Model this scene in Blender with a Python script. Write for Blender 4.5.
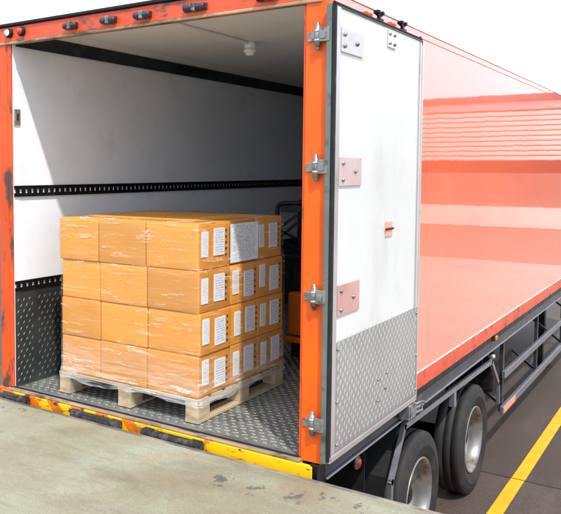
import bpy, bmesh, math, random
from mathutils import Vector, Matrix
random.seed(7)
for o in list(bpy.data.objects): bpy.data.objects.remove(o)
SC = bpy.context.scene
COL = SC.collection

# ------------------------------------------------------------------ camera
CAM = Vector((4.3848, -4.0254, 1.6956)); YAW, PITCH, ROLL = 0.6358, -0.0602, 0.0017
cd = bpy.data.cameras.new('camera'); cam = bpy.data.objects.new('camera', cd); COL.objects.link(cam)
f_ = Vector((-math.sin(YAW) * math.cos(PITCH), math.cos(YAW) * math.cos(PITCH), math.sin(PITCH)))
r_ = Vector((math.cos(YAW), math.sin(YAW), 0)); u_ = r_.cross(f_)
r2 = math.cos(ROLL) * r_ + math.sin(ROLL) * u_; u2 = -math.sin(ROLL) * r_ + math.cos(ROLL) * u_
M4 = Matrix((r2, u2, -f_)).transposed().to_4x4(); M4.translation = CAM
cam.matrix_world = M4
cd.sensor_fit = 'HORIZONTAL'; cd.sensor_width = 36; cd.lens = 763.445 / 561 * 36
cd.shift_x = (280.5 - 160.69) / 561; cd.shift_y = -(257 - 214.95) / 561
cd.clip_start = 0.05; cd.clip_end = 2000
SC.camera = cam

# ------------------------------------------------------------------ sky, sun, exposure
SUN = Vector((1.0, -0.84, 1.95)).normalized()          # direction towards the sun
w = bpy.data.worlds.new('World'); SC.world = w; w.use_nodes = True
nt = w.node_tree; bg = nt.nodes['Background']
sky = nt.nodes.new('ShaderNodeTexSky'); sky.sky_type = 'NISHITA'; sky.sun_disc = False
sky.sun_elevation = math.asin(SUN.z); sky.sun_rotation = math.atan2(SUN.x, SUN.y)
sky.dust_density = 3.0; sky.air_density = 1.0
tc = nt.nodes.new('ShaderNodeTexCoord'); nz = nt.nodes.new('ShaderNodeTexNoise')
nz.inputs['Scale'].default_value = 2.2; nz.inputs['Detail'].default_value = 6
cr = nt.nodes.new('ShaderNodeValToRGB'); cr.color_ramp.elements[0].position = 0.3; cr.color_ramp.elements[0].color = (.82,) * 3 + (1,)
cr.color_ramp.elements[1].position = 0.62; cr.color_ramp.elements[1].color = (1, 1, 1, 1)
mx = nt.nodes.new('ShaderNodeMixRGB'); mx.inputs[2].default_value = (9.0, 9.7, 10.8, 1)   # thin bright cloud cover
nt.links.new(tc.outputs['Generated'], nz.inputs['Vector']); nt.links.new(nz.outputs['Fac'], cr.inputs['Fac'])
nt.links.new(cr.outputs['Color'], mx.inputs[0]); nt.links.new(sky.outputs['Color'], mx.inputs[1])
nt.links.new(mx.outputs['Color'], bg.inputs['Color']); bg.inputs['Strength'].default_value = 0.15
sd = bpy.data.lights.new('sun', 'SUN'); sd.energy = 4.2; sd.angle = math.radians(1.6); sd.color = (1, 0.95, 0.87)
sun = bpy.data.objects.new('sun', sd); COL.objects.link(sun); sun.location = (12, -10, 18)
sun.rotation_euler = SUN.to_track_quat('Z', 'Y').to_euler()
vs = SC.view_settings; vs.view_transform = 'Standard'; vs.look = 'None'; vs.gamma = 1; vs.exposure = 0.34
SC.render.engine = 'CYCLES'
SC.cycles.max_bounces = 10; SC.cycles.diffuse_bounces = 5; SC.cycles.transparent_max_bounces = 16

# ------------------------------------------------------------------ materials
def newmat(name):
    m = bpy.data.materials.new(name); m.use_nodes = True
    return m, m.node_tree.nodes, m.node_tree.links, m.node_tree.nodes['Principled BSDF']
def rgb(c): return (c[0], c[1], c[2], 1)
def coords(N, L, scale=(1, 1, 1)):
    t = N.new('ShaderNodeTexCoord'); mp = N.new('ShaderNodeMapping'); mp.inputs['Scale'].default_value = scale
    L.new(t.outputs['Object'], mp.inputs['Vector']); return mp.outputs['Vector']
def noise(N, L, vec, scale, detail=5, rough=.55):
    n = N.new('ShaderNodeTexNoise'); n.inputs['Scale'].default_value = scale; n.inputs['Detail'].default_value = detail
    n.inputs['Roughness'].default_value = rough; L.new(vec, n.inputs['Vector']); return n.outputs['Fac']
def ramp(N, L, fac, stops):
    r = N.new('ShaderNodeValToRGB'); e = r.color_ramp.elements
    e[0].position, e[0].color = stops[0][0], rgb(stops[0][1]); e[1].position, e[1].color = stops[-1][0], rgb(stops[-1][1])
    for p, c in stops[1:-1]:
        k = e.new(p); k.color = rgb(c)
    L.new(fac, r.inputs['Fac']); return r.outputs['Color']
def mixc(N, L, fac, a, b, mode='MIX'):
    m = N.new('ShaderNodeMixRGB'); m.blend_type = mode
    for i, v in ((0, fac), (1, a), (2, b)):
        if hasattr(v, 'links'): L.new(v, m.inputs[i])
        elif isinstance(v, (int, float)): m.inputs[i].default_value = v
        else: m.inputs[i].default_value = rgb(v)
    return m.outputs['Color']
def bump(N, L, p, h, strength=.3, dist=.01):
    b = N.new('ShaderNodeBump'); b.inputs['Strength'].default_value = strength; b.inputs['Distance'].default_value = dist
    L.new(h, b.inputs['Height']); L.new(b.outputs['Normal'], p.inputs['Normal'])
MAT = {}
def worn(name, base, dark, rough=.45, metal=0., scale=6., lo=.58, hi=.68, var=.12, stretch=(1, 1, 1), coat=0., bmp=.15, grime=None):
    """base colour with slight drift, worn to 'dark' in noisy patches"""
    m, N, L, p = newmat(name); v = coords(N, L, stretch)
    n1 = noise(N, L, v, scale, 8, .62); n2 = noise(N, L, v, scale * .35, 3)
    b2 = tuple(max(0, c * (1 - var * 2.2)) for c in base); b1 = tuple(min(1, c * (1 + var)) for c in base)
    c = ramp(N, L, n2, [(.3, b2), (.7, b1)])
    mask = ramp(N, L, n1, [(lo, (0, 0, 0)), (hi, (1, 1, 1))])
    c = mixc(N, L, mask, c, dark)
    L.new(c, p.inputs['Base Color']); p.inputs['Metallic'].default_value = metal
    rr = ramp(N, L, n1, [(.3, (rough * .8,) * 3), (.75, (min(1, rough * 1.5),) * 3)]); L.new(rr, p.inputs['Roughness'])
    p.inputs['Specular IOR Level'].default_value = .35; p.inputs['Coat Weight'].default_value = coat; p.inputs['Coat Roughness'].default_value = .08
    if bmp: bump(N, L, p, n1, bmp, .004)
    MAT[name] = m; return m
worn('orange_paint', (.80, .100, .0), (.10, .045, .03), .4, 0, 9, .66, .70, .08, coat=.12, bmp=.05)
worn('orange_worn', (.66, .07, .006), (.07, .04, .035), .42, 0, 7, .52, .60, .12, (1, 1, .35), coat=.15, bmp=.3)
worn('header_paint', (.62, .07, .022), (.09, .05, .05), .4, 0, 7, .555, .64, .1, (.5, 1, 1), coat=.2, bmp=.15)
worn('white_laminate', (.73, .77, .825), (.60, .625, .66), .42, 0, 3.2, .54, .80, .035, bmp=.02)
worn('ceiling_white', (.80, .805, .80), (.68, .68, .67), .5, 0, 2, .55, .85, .03, bmp=.02)
worn('door_white', (.53, .54, .535), (.40, .39, .375), .35, 0, 2.5, .54, .85, .03, (1, 1, .5), coat=.1, bmp=.015)
worn('black_rubber', (.007, .0075, .009), (.022, .02, .019), .65, 0, 10, .55, .75, .2, bmp=.2)
worn('black_steel', (.007, .0075, .009), (.028, .023, .02), .42, .3, 8, .58, .75, .2, bmp=.15)
worn('rail_steel', (.055, .06, .075), (.14, .12, .11), .33, .6, 8, .56, .72, .15, bmp=.1)
worn('grey_steel', (.27, .285, .29), (.10, .07, .05), .4, .75, 14, .50, .66, .1, bmp=.12)
worn('stainless', (.62, .58, .58), (.40, .34, .33), .28, .85, 5, .60, .8, .06, bmp=.05)
worn('alu_plate', (.36, .345, .36), (.28, .26, .27), .36, .75, 4, .52, .75, .06, bmp=.05)
worn('alu_lug', (.50, .525, .505), (.40, .40, .39), .3, .75, 4, .55, .8, .04, bmp=0)
worn('floor_plate', (.27, .285, .27), (.12, .118, .108), .42, .6, 3, .46, .70, .12, bmp=.1)
worn('floor_lug', (.46, .48, .46), (.25, .25, .24), .3, .7, 5, .52, .75, .08, bmp=0)
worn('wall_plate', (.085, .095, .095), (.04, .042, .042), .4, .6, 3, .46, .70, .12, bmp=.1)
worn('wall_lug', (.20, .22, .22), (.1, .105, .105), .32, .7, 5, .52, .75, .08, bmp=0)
worn('sill_steel', (.26, .25, .23), (.075, .065, .055), .45, .5, 12, .50, .62, .15, (.4, 1, 1), bmp=.4)
worn('lip_worn', (.42, .27, .17), (.10, .07, .05), .5, .3, 14, .50, .64, .15, (.35, 1, 1), bmp=.4)
worn('tyre_rubber', (.017, .017, .019), (.042, .032, .025), .62, 0, 5, .52, .75, .18, bmp=.25)
worn('rim_steel', (.27, .27, .265), (.12, .07, .045), .34, .6, 5, .50, .70, .1, bmp=.1)
worn('alu_rail', (.33, .34, .385), (.20, .20, .22), .34, .8, 6, .56, .8, .06, bmp=.05)
worn('pallet_wood', (.44, .35, .23), (.22, .17, .115), .75, 0, 9, .46, .70, .1, (1, .3, 2), bmp=.35)
worn('pallet_wood_side', (.44, .35, .23), (.22, .17, .115), .75, 0, 9, .46, .70, .1, (.3, 1, 2), bmp=.35)
worn('edge_grey', (.15, .175, .165), (.06, .065, .06), .45, .4, 9, .55, .72, .1, bmp=.15)
worn('plate_reflect_pink', (.66, .50, .50), (.50, .34, .33), .3, .5, 5, .55, .8, .06, bmp=.05)  # stainless hinge plate, orange reflection tinted into its colour
worn('plate_reflect_red', (.60, .34, .32), (.46, .22, .20), .3, .4, 5, .55, .8, .08, bmp=.05)  # lower stainless plate, stronger orange reflection put into the colour
worn('track_blue', (.022, .029, .040), (.05, .055, .06), .4, .3, 6, .55, .75, .15, bmp=.1)
worn('roller_rubber', (.014, .015, .018), (.075, .068, .06), .55, 0, 22, .46, .66, .25, bmp=.6)
worn('tape', (.60, .36, .13), (.52, .29, .09), .22, 0, 6, .5, .8, .05, bmp=.03)
worn('stacker_orange', (.62, .145, .012), (.30, .07, .01), .4, 0, 4, .58, .75, .08, coat=.2, bmp=.04)
worn('lamp_plastic', (.80, .81, .82), (.7, .7, .7), .3, 0, 6, .6, .8, .03, bmp=0)
worn('red_lens', (.55, .02, .01), (.3, .01, .005), .12, 0, 6, .6, .8, .05, coat=.6, bmp=0)
worn('amber_lens', (.75, .17, .01), (.5, .09, .005), .12, 0, 6, .6, .8, .05, coat=.6, bmp=0)
worn('pink_reflector', (.78, .30, .22), (.5, .2, .15), .25, 0, 8, .6, .8, .05, coat=.3, bmp=0)
worn('roof_sheen_pale', (.70, .62, .60), (.5, .42, .40), .45, 0, 2, .55, .8, .04, coat=.2, bmp=.02)  # pale pink: sky reflection on the orange top rail put into the colour
worn('stripe_white', (.8, .78, .76), (.7, .6, .56), .3, 0, 5, .62, .8, .03, bmp=0)
worn('metal_siding', (.62, .64, .66), (.48, .48, .48), .45, .2, .8, .55, .8, .05, bmp=.03)
worn('dark_fascia', (.05, .045, .045), (.09, .08, .07), .6, 0, 1, .5, .8, .1, bmp=.05)
worn('brown_brick', (.26, .20, .17), (.20, .15, .13), .8, 0, 1.2, .45, .7, .1, bmp=.1)
worn('white_render', (.74, .73, .70), (.55, .53, .5), .8, 0, 1.2, .5, .8, .05, bmp=.1)
worn('seam_tar', (.012, .011, .011), (.03, .027, .025), .7, 0, 9, .5, .7, .2, bmp=.3)
worn('dock_steel', (.15, .135, .12), (.30, .27, .22), .5, .5, 7, .48, .62, .2, (.4, 1, 1), bmp=.4)

def mk_side():      # glossy sheet-metal side of the box, slightly wavy
    m, N, L, p = newmat('side_paint'); v = coords(N, L)
    n2 = noise(N, L, v, 1.3, 3)
    c = ramp(N, L, n2, [(.3, (.82, .080, .001)), (.7, (.88, .100, .004))])
    d = noise(N, L, v, 14, 8, .7); dm = ramp(N, L, d, [(.66, (0, 0, 0)), (.78, (1, 1, 1))])
    c = mixc(N, L, mixc(N, L, .25, (0, 0, 0), dm), c, (.55, .30, .16)); L.new(c, p.inputs['Base Color'])
    p.inputs['Roughness'].default_value = .3
    p.inputs['Coat Weight'].default_value = 1; p.inputs['Coat IOR'].default_value = 2.6; p.inputs['Coat Roughness'].default_value = .035
    v2 = coords(N, L, (1, .9, 1)); b = noise(N, L, v2, 2.4, 2)
    v3 = coords(N, L, (1, 1, .12)); b3 = noise(N, L, v3, 5, 2)
    s = N.new('ShaderNodeMath'); s.operation = 'ADD'; L.new(b, s.inputs[0]); L.new(b3, s.inputs[1])
    bp = N.new('ShaderNodeBump'); bp.inputs['Strength'].default_value = .06; bp.inputs['Distance'].default_value = .012
    L.new(s.outputs[0], bp.inputs['Height']); L.new(bp.outputs['Normal'], p.inputs['Coat Normal'])
    MAT['side_paint'] = m
mk_side()
def mk_card():
    m, N, L, p = newmat('cardboard'); v = coords(N, L, (1, 1, 6))
    oi = N.new('ShaderNodeObjectInfo')
    n = noise(N, L, v, 7, 6, .6); n2 = noise(N, L, coords(N, L), 3, 3)
    c = ramp(N, L, n, [(.25, (.68, .275, .028)), (.75, (.72, .300, .036))])
    c = mixc(N, L, ramp(N, L, n2, [(.45, (0, 0, 0)), (.8, (.6, .6, .6))]), c, (.63, .27, .035))
    h = N.new('ShaderNodeHueSaturation'); mr = N.new('ShaderNodeMapRange')
    mr.inputs['To Min'].default_value = .80; mr.inputs['To Max'].default_value = 1.08
    L.new(oi.outputs['Random'], mr.inputs['Value']); L.new(mr.outputs['Result'], h.inputs['Value']); L.new(c, h.inputs['Color'])
    L.new(h.outputs['Color'], p.inputs['Base Color']); p.inputs['Roughness'].default_value = .62
    bump(N, L, p, n, .12, .004); MAT['cardboard'] = m
mk_card()
def mk_paper(name, rows, dens):      # printed sheet: rows of small dark type and a block of bars
    m, N, L, p = newmat(name)
    t = N.new('ShaderNodeTexCoord'); mp = N.new('ShaderNodeMapping'); L.new(t.outputs['Generated'], mp.inputs['Vector'])
    sx = N.new('ShaderNodeSeparateXYZ'); L.new(mp.outputs['Vector'], sx.inputs[0])
    wv = N.new('ShaderNodeMath'); wv.operation = 'MULTIPLY'; L.new(sx.outputs['Z'], wv.inputs[0]); wv.inputs[1].default_value = rows
    fr = N.new('ShaderNodeMath'); fr.operation = 'FRACT'; L.new(wv.outputs[0], fr.inputs[0])
    ln = N.new('ShaderNodeMath'); ln.operation = 'LESS_THAN'; L.new(fr.outputs[0], ln.inputs[0]); ln.inputs[1].default_value = .5
    fl = N.new('ShaderNodeMath'); fl.operation = 'FLOOR'; L.new(wv.outputs[0], fl.inputs[0])
    cx = N.new('ShaderNodeCombineXYZ'); m7 = N.new('ShaderNodeMath'); m7.operation = 'MULTIPLY'; L.new(sx.outputs['Y'], m7.inputs[0]); m7.inputs[1].default_value = 9
    m9 = N.new('ShaderNodeMath'); m9.operation = 'MULTIPLY'; L.new(fl.outputs[0], m9.inputs[0]); m9.inputs[1].default_value = 7.3
    L.new(m7.outputs[0], cx.inputs[0]); L.new(m9.outputs[0], cx.inputs[1])
    n = N.new('ShaderNodeTexNoise'); n.inputs['Scale'].default_value = 1.6; n.inputs['Detail'].default_value = 2; L.new(cx.outputs[0], n.inputs['Vector'])
    g = N.new('ShaderNodeMath'); g.operation = 'GREATER_THAN'; L.new(n.outputs['Fac'], g.inputs[0]); g.inputs[1].default_value = dens
    def rng(sock, a, b):
        q = N.new('ShaderNodeMath'); q.operation = 'GREATER_THAN'; L.new(sock, q.inputs[0]); q.inputs[1].default_value = a
        q2 = N.new('ShaderNodeMath'); q2.operation = 'LESS_THAN'; L.new(sock, q2.inputs[0]); q2.inputs[1].default_value = b
        q3 = N.new('ShaderNodeMath'); q3.operation = 'MULTIPLY'; L.new(q.outputs[0], q3.inputs[0]); L.new(q2.outputs[0], q3.inputs[1]); return q3.outputs[0]
    acc = g.outputs[0]
    for s in (ln.outputs[0], rng(sx.outputs['Y'], .1, .9), rng(sx.outputs['Z'], .06, .94)):
        q = N.new('ShaderNodeMath'); q.operation = 'MULTIPLY'; L.new(acc, q.inputs[0]); L.new(s, q.inputs[1]); acc = q.outputs[0]
    q = N.new('ShaderNodeMath'); q.operation = 'MULTIPLY'; L.new(acc, q.inputs[0]); q.inputs[1].default_value = .5
    L.new(mixc(N, L, q.outputs[0], (.78, .80, .86), (.10, .11, .16)), p.inputs['Base Color']); p.inputs['Roughness'].default_value = .5
    MAT[name] = m
mk_paper('label_paper', 11, .47); mk_paper('narrow_label_paper', 15, .5); mk_paper('sheet_paper', 26, .5)
m, N, L, p = newmat('black_ink'); p.inputs['Base Color'].default_value = (.02, .015, .012, 1); p.inputs['Roughness'].default_value = .6
L.new(ramp(N, L, noise(N, L, coords(N, L), 60), [(.3, (.015, .012, .01)), (.7, (.05, .03, .02))]), p.inputs['Base Color']); MAT['black_ink'] = m

def mk_film():
    m, N, L, p = newmat('clear_film')
    N.remove(p); out = N['Material Output']
    v = coords(N, L, (1, 1, 7)); n = noise(N, L, v, 3.2, 9, .68); nf = noise(N, L, coords(N, L, (1, 1, 3)), 2.1, 3)
    tr = N.new('ShaderNodeBsdfTransparent'); tr.inputs[0].default_value = (.97, .97, .97, 1)
    gl = N.new('ShaderNodeBsdfGlossy'); gl.inputs['Roughness'].default_value = .12; gl.inputs['Color'].default_value = (1, 1, 1, 1)
    df = N.new('ShaderNodeBsdfDiffuse'); df.inputs['Color'].default_value = (.85, .85, .85, 1)
    b = N.new('ShaderNodeBump'); b.inputs['Strength'].default_value = .8; b.inputs['Distance'].default_value = .02
    L.new(n, b.inputs['Height']); L.new(b.outputs['Normal'], gl.inputs['Normal'])
    lw_ = N.new('ShaderNodeLayerWeight'); lw_.inputs['Blend'].default_value = .5
    pw = N.new('ShaderNodeMath'); pw.operation = 'POWER'; L.new(lw_.outputs['Facing'], pw.inputs[0]); pw.inputs[1].default_value = 4
    fr = N.new('ShaderNodeMath'); fr.operation = 'MULTIPLY_ADD'; L.new(pw.outputs[0], fr.inputs[0]); fr.inputs[1].default_value = .6; fr.inputs[2].default_value = .055
    m1 = N.new('ShaderNodeMixShader'); L.new(fr.outputs[0], m1.inputs[0]); L.new(tr.outputs[0], m1.inputs[1]); L.new(gl.outputs[0], m1.inputs[2])
    fold = ramp(N, L, n, [(.585, (0, 0, 0)), (.60, (.75, .75, .75)), (.625, (0.02, 0.02, 0.02))])
    patch = ramp(N, L, nf, [(.42, (.03, .03, .03)), (.60, (1, 1, 1))])
    fm = mixc(N, L, 1., fold, patch, 'MULTIPLY')
    t = N.new('ShaderNodeTexCoord'); sz = N.new('ShaderNodeSeparateXYZ'); L.new(t.outputs['Object'], sz.inputs[0])
    low = N.new('ShaderNodeMapRange'); low.inputs['From Min'].default_value = .36; low.inputs['From Max'].default_value = .02; L.new(sz.outputs['Z'], low.inputs['Value'])
    turns = ramp(N, L, noise(N, L, coords(N, L, (.5, .5, 9)), 2.6, 6, .6), [(.44, (0, 0, 0)), (.50, (.30, .30, .30)), (.54, (.06, .06, .06)), (.60, (.40, .40, .40)), (.66, (.12, .12, .12)), (.72, (.4, .4, .4))])     # extra turns of film round the foot of the load
    fm = mixc(N, L, 1., fm, mixc(N, L, 1., turns, low.outputs['Result'], 'MULTIPLY'), 'ADD')
    fine = ramp(N, L, noise(N, L, coords(N, L, (1.6, 1.6, 34)), 2.4, 5, .6), [(.60, (0, 0, 0)), (.65, (.34, .34, .34)), (.70, (.05, .05, .05))])     # thin tension lines and glint clusters, painted as white streaks
    fpat = ramp(N, L, noise(N, L, coords(N, L, (1, 1, 1.6)), 3.1, 4, .6), [(.46, (.05, .05, .05)), (.58, (1, 1, 1))])
    fm = mixc(N, L, 1., fm, mixc(N, L, 1., fine, fpat, 'MULTIPLY'), 'ADD')
    m2 = N.new('ShaderNodeMixShader'); L.new(fm, m2.inputs[0]); L.new(m1.outputs[0], m2.inputs[1]); L.new(df.outputs[0], m2.inputs[2])
    L.new(m2.outputs[0], out.inputs['Surface']); MAT['clear_film'] = m
mk_film()

def mk_dock():
    m, N, L, p = newmat('dock_concrete'); v = coords(N, L)
    n1 = noise(N, L, v, .9, 10, .68); n2 = noise(N, L, v, 7, 12, .78); n3 = noise(N, L, coords(N, L, (.6, 1.6, 1)), 2.2, 10, .72); n4 = noise(N, L, v, 110, 4, .7)
    c = ramp(N, L, n1, [(.34, (.165, .130, .078)), (.5, (.205, .200, .138)), (.66, (.25, .275, .218))])
    c = mixc(N, L, ramp(N, L, n3, [(.48, (0, 0, 0)), (.68, (.8, .8, .8))]), c, (.135, .118, .09))
    c = mixc(N, L, ramp(N, L, n2, [(.58, (0, 0, 0)), (.74, (.7, .7, .7))]), c, (.10, .088, .068))
    c = mixc(N, L, ramp(N, L, noise(N, L, coords(N, L, (1, 1, 1)), 1.7, 5), [(.60, (0, 0, 0)), (.72, (.5, .5, .5))]), c, (.30, .19, .10))
    c = mixc(N, L, ramp(N, L, n4, [(.48, (0, 0, 0)), (.66, (.5, .5, .5))]), c, (.12, .11, .085))
    c = mixc(N, L, ramp(N, L, n4, [(.30, (.4, .4, .4)), (.42, (0, 0, 0))]), c, (.40, .39, .33))
    sc = noise(N, L, coords(N, L, (.5, 9, 1)), 2.4, 6, .7)        # drag marks along the edge
    c = mixc(N, L, ramp(N, L, sc, [(.60, (0, 0, 0)), (.70, (.45, .45, .45))]), c, (.13, .115, .09))
    # peeled grey paint flecks beside the trailer's corner
    for (x, y, rr) in ((2.13, -.40, .06), (2.19, -.47, .035), (2.37, -.40, .05), (2.60, -.36, .048), (2.73, -.27, .045), (2.9, -.30, .03), (.12, -.28, .04), (.3, -.2, .025)):
        t = N.new('ShaderNodeTexCoord'); d = N.new('ShaderNodeVectorMath'); d.operation = 'DISTANCE'
        mp = N.new('ShaderNodeMapping'); mp.inputs['Scale'].default_value = (1, .7, 0); L.new(t.outputs['Object'], mp.inputs['Vector'])
        L.new(mp.outputs[0], d.inputs[0]); d.inputs[1].default_value = (x, y * .7, 0)
        nn = noise(N, L, t.outputs['Object'], 17, 5, .7)
        a = N.new('ShaderNodeMath'); a.operation = 'MULTIPLY_ADD'; L.new(nn, a.inputs[0]); a.inputs[1].default_value = -.42; L.new(d.outputs['Value'], a.inputs[2])
        lt = N.new('ShaderNodeMath'); lt.operation = 'LESS_THAN'; L.new(a.outputs[0], lt.inputs[0]); lt.inputs[1].default_value = rr - .235
        k = N.new('ShaderNodeMath'); k.operation = 'MULTIPLY'; L.new(lt.outputs[0], k.inputs[0]); k.inputs[1].default_value = .8
        c = mixc(N, L, k.outputs[0], c, (.06, .066, .06))
    L.new(c, p.inputs['Base Color']); L.new(ramp(N, L, n1, [(.3, (.55,) * 3), (.7, (.8,) * 3)]), p.inputs['Roughness'])
    bump(N, L, p, n2, .25, .006); MAT['dock_concrete'] = m
mk_dock()
def mk_ground(name, a, b, cc):
    m, N, L, p = newmat(name); v = coords(N, L)
    n1 = noise(N, L, v, .45, 10, .68); n2 = noise(N, L, v, 70, 6, .75); n3 = noise(N, L, coords(N, L, (2.5, .5, 1)), 1.1, 9, .68)
    c = ramp(N, L, n1, [(.3, a), (.7, b)])
    c = mixc(N, L, ramp(N, L, n3, [(.5, (0, 0, 0)), (.72, (.6, .6, .6))]), c, cc)
    c = mixc(N, L, ramp(N, L, n2, [(.42, (0, 0, 0)), (.62, (.8, .8, .8))]), c, tuple(x * .4 for x in a))
    L.new(c, p.inputs['Base Color']); p.inputs['Roughness'].default_value = .75; bump(N, L, p, n2, .4, .006); MAT[name] = m
mk_ground('yard_asphalt', (.040, .0245, .0175), (.060, .038, .028), (.10, .075, .059))
mk_ground('yard_slab', (.058, .036, .028), (.075, .05, .04), (.105, .095, .09))
mk_ground('reflect_concrete', (.36, .34, .31), (.44, .42, .39), (.30, .28, .25))  # pale tone of the added lane that the side reflects
mk_ground('reflect_mid_tone', (.17, .15, .13), (.22, .20, .17), (.15, .13, .11))  # mid tone of the added strip that the side reflects
worn('line_yellow', (.66, .30, .004), (.35, .20, .05), .55, 0, 16, .64, .72, .06, bmp=.1)
def mk_hazard():     # yellow bumper plate with orange warning bars on its left half
    m, N, L, p = newmat('hazard_plate')
    t = N.new('ShaderNodeTexCoord'); s = N.new('ShaderNodeSeparateXYZ'); L.new(t.outputs['Object'], s.inputs[0])
    a = N.new('ShaderNodeMath'); a.operation = 'MULTIPLY_ADD'; L.new(s.outputs['Z'], a.inputs[0]); a.inputs[1].default_value = .9; L.new(s.outputs['X'], a.inputs[2])
    k = N.new('ShaderNodeMath'); k.operation = 'MULTIPLY'; L.new(a.outputs[0], k.inputs[0]); k.inputs[1].default_value = 4.2
    fr = N.new('ShaderNodeMath'); fr.operation = 'FRACT'; L.new(k.outputs[0], fr.inputs[0])
    lt = N.new('ShaderNodeMath'); lt.operation = 'LESS_THAN'; L.new(fr.outputs[0], lt.inputs[0]); lt.inputs[1].default_value = .48
    lx = N.new('ShaderNodeMath'); lx.operation = 'LESS_THAN'; L.new(s.outputs['X'], lx.inputs[0]); lx.inputs[1].default_value = .08
    q = N.new('ShaderNodeMath'); q.operation = 'MULTIPLY'; L.new(lt.outputs[0], q.inputs[0]); L.new(lx.outputs[0], q.inputs[1])
    c = mixc(N, L, q.outputs[0], (.78, .46, .002), (.70, .15, .002))
    v = coords(N, L, (.5, 1, 1)); n = noise(N, L, v, 11, 8, .65)
    c = mixc(N, L, ramp(N, L, n, [(.56, (0, 0, 0)), (.62, (1, 1, 1))]), c, (.42, .13, .015))
    c = mixc(N, L, ramp(N, L, noise(N, L, v, 23, 6), [(.62, (0, 0, 0)), (.66, (1, 1, 1))]), c, (.06, .04, .03))
    L.new(c, p.inputs['Base Color']); p.inputs['Roughness'].default_value = .4; bump(N, L, p, n, .2, .004); MAT['hazard_plate'] = m
mk_hazard()

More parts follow.
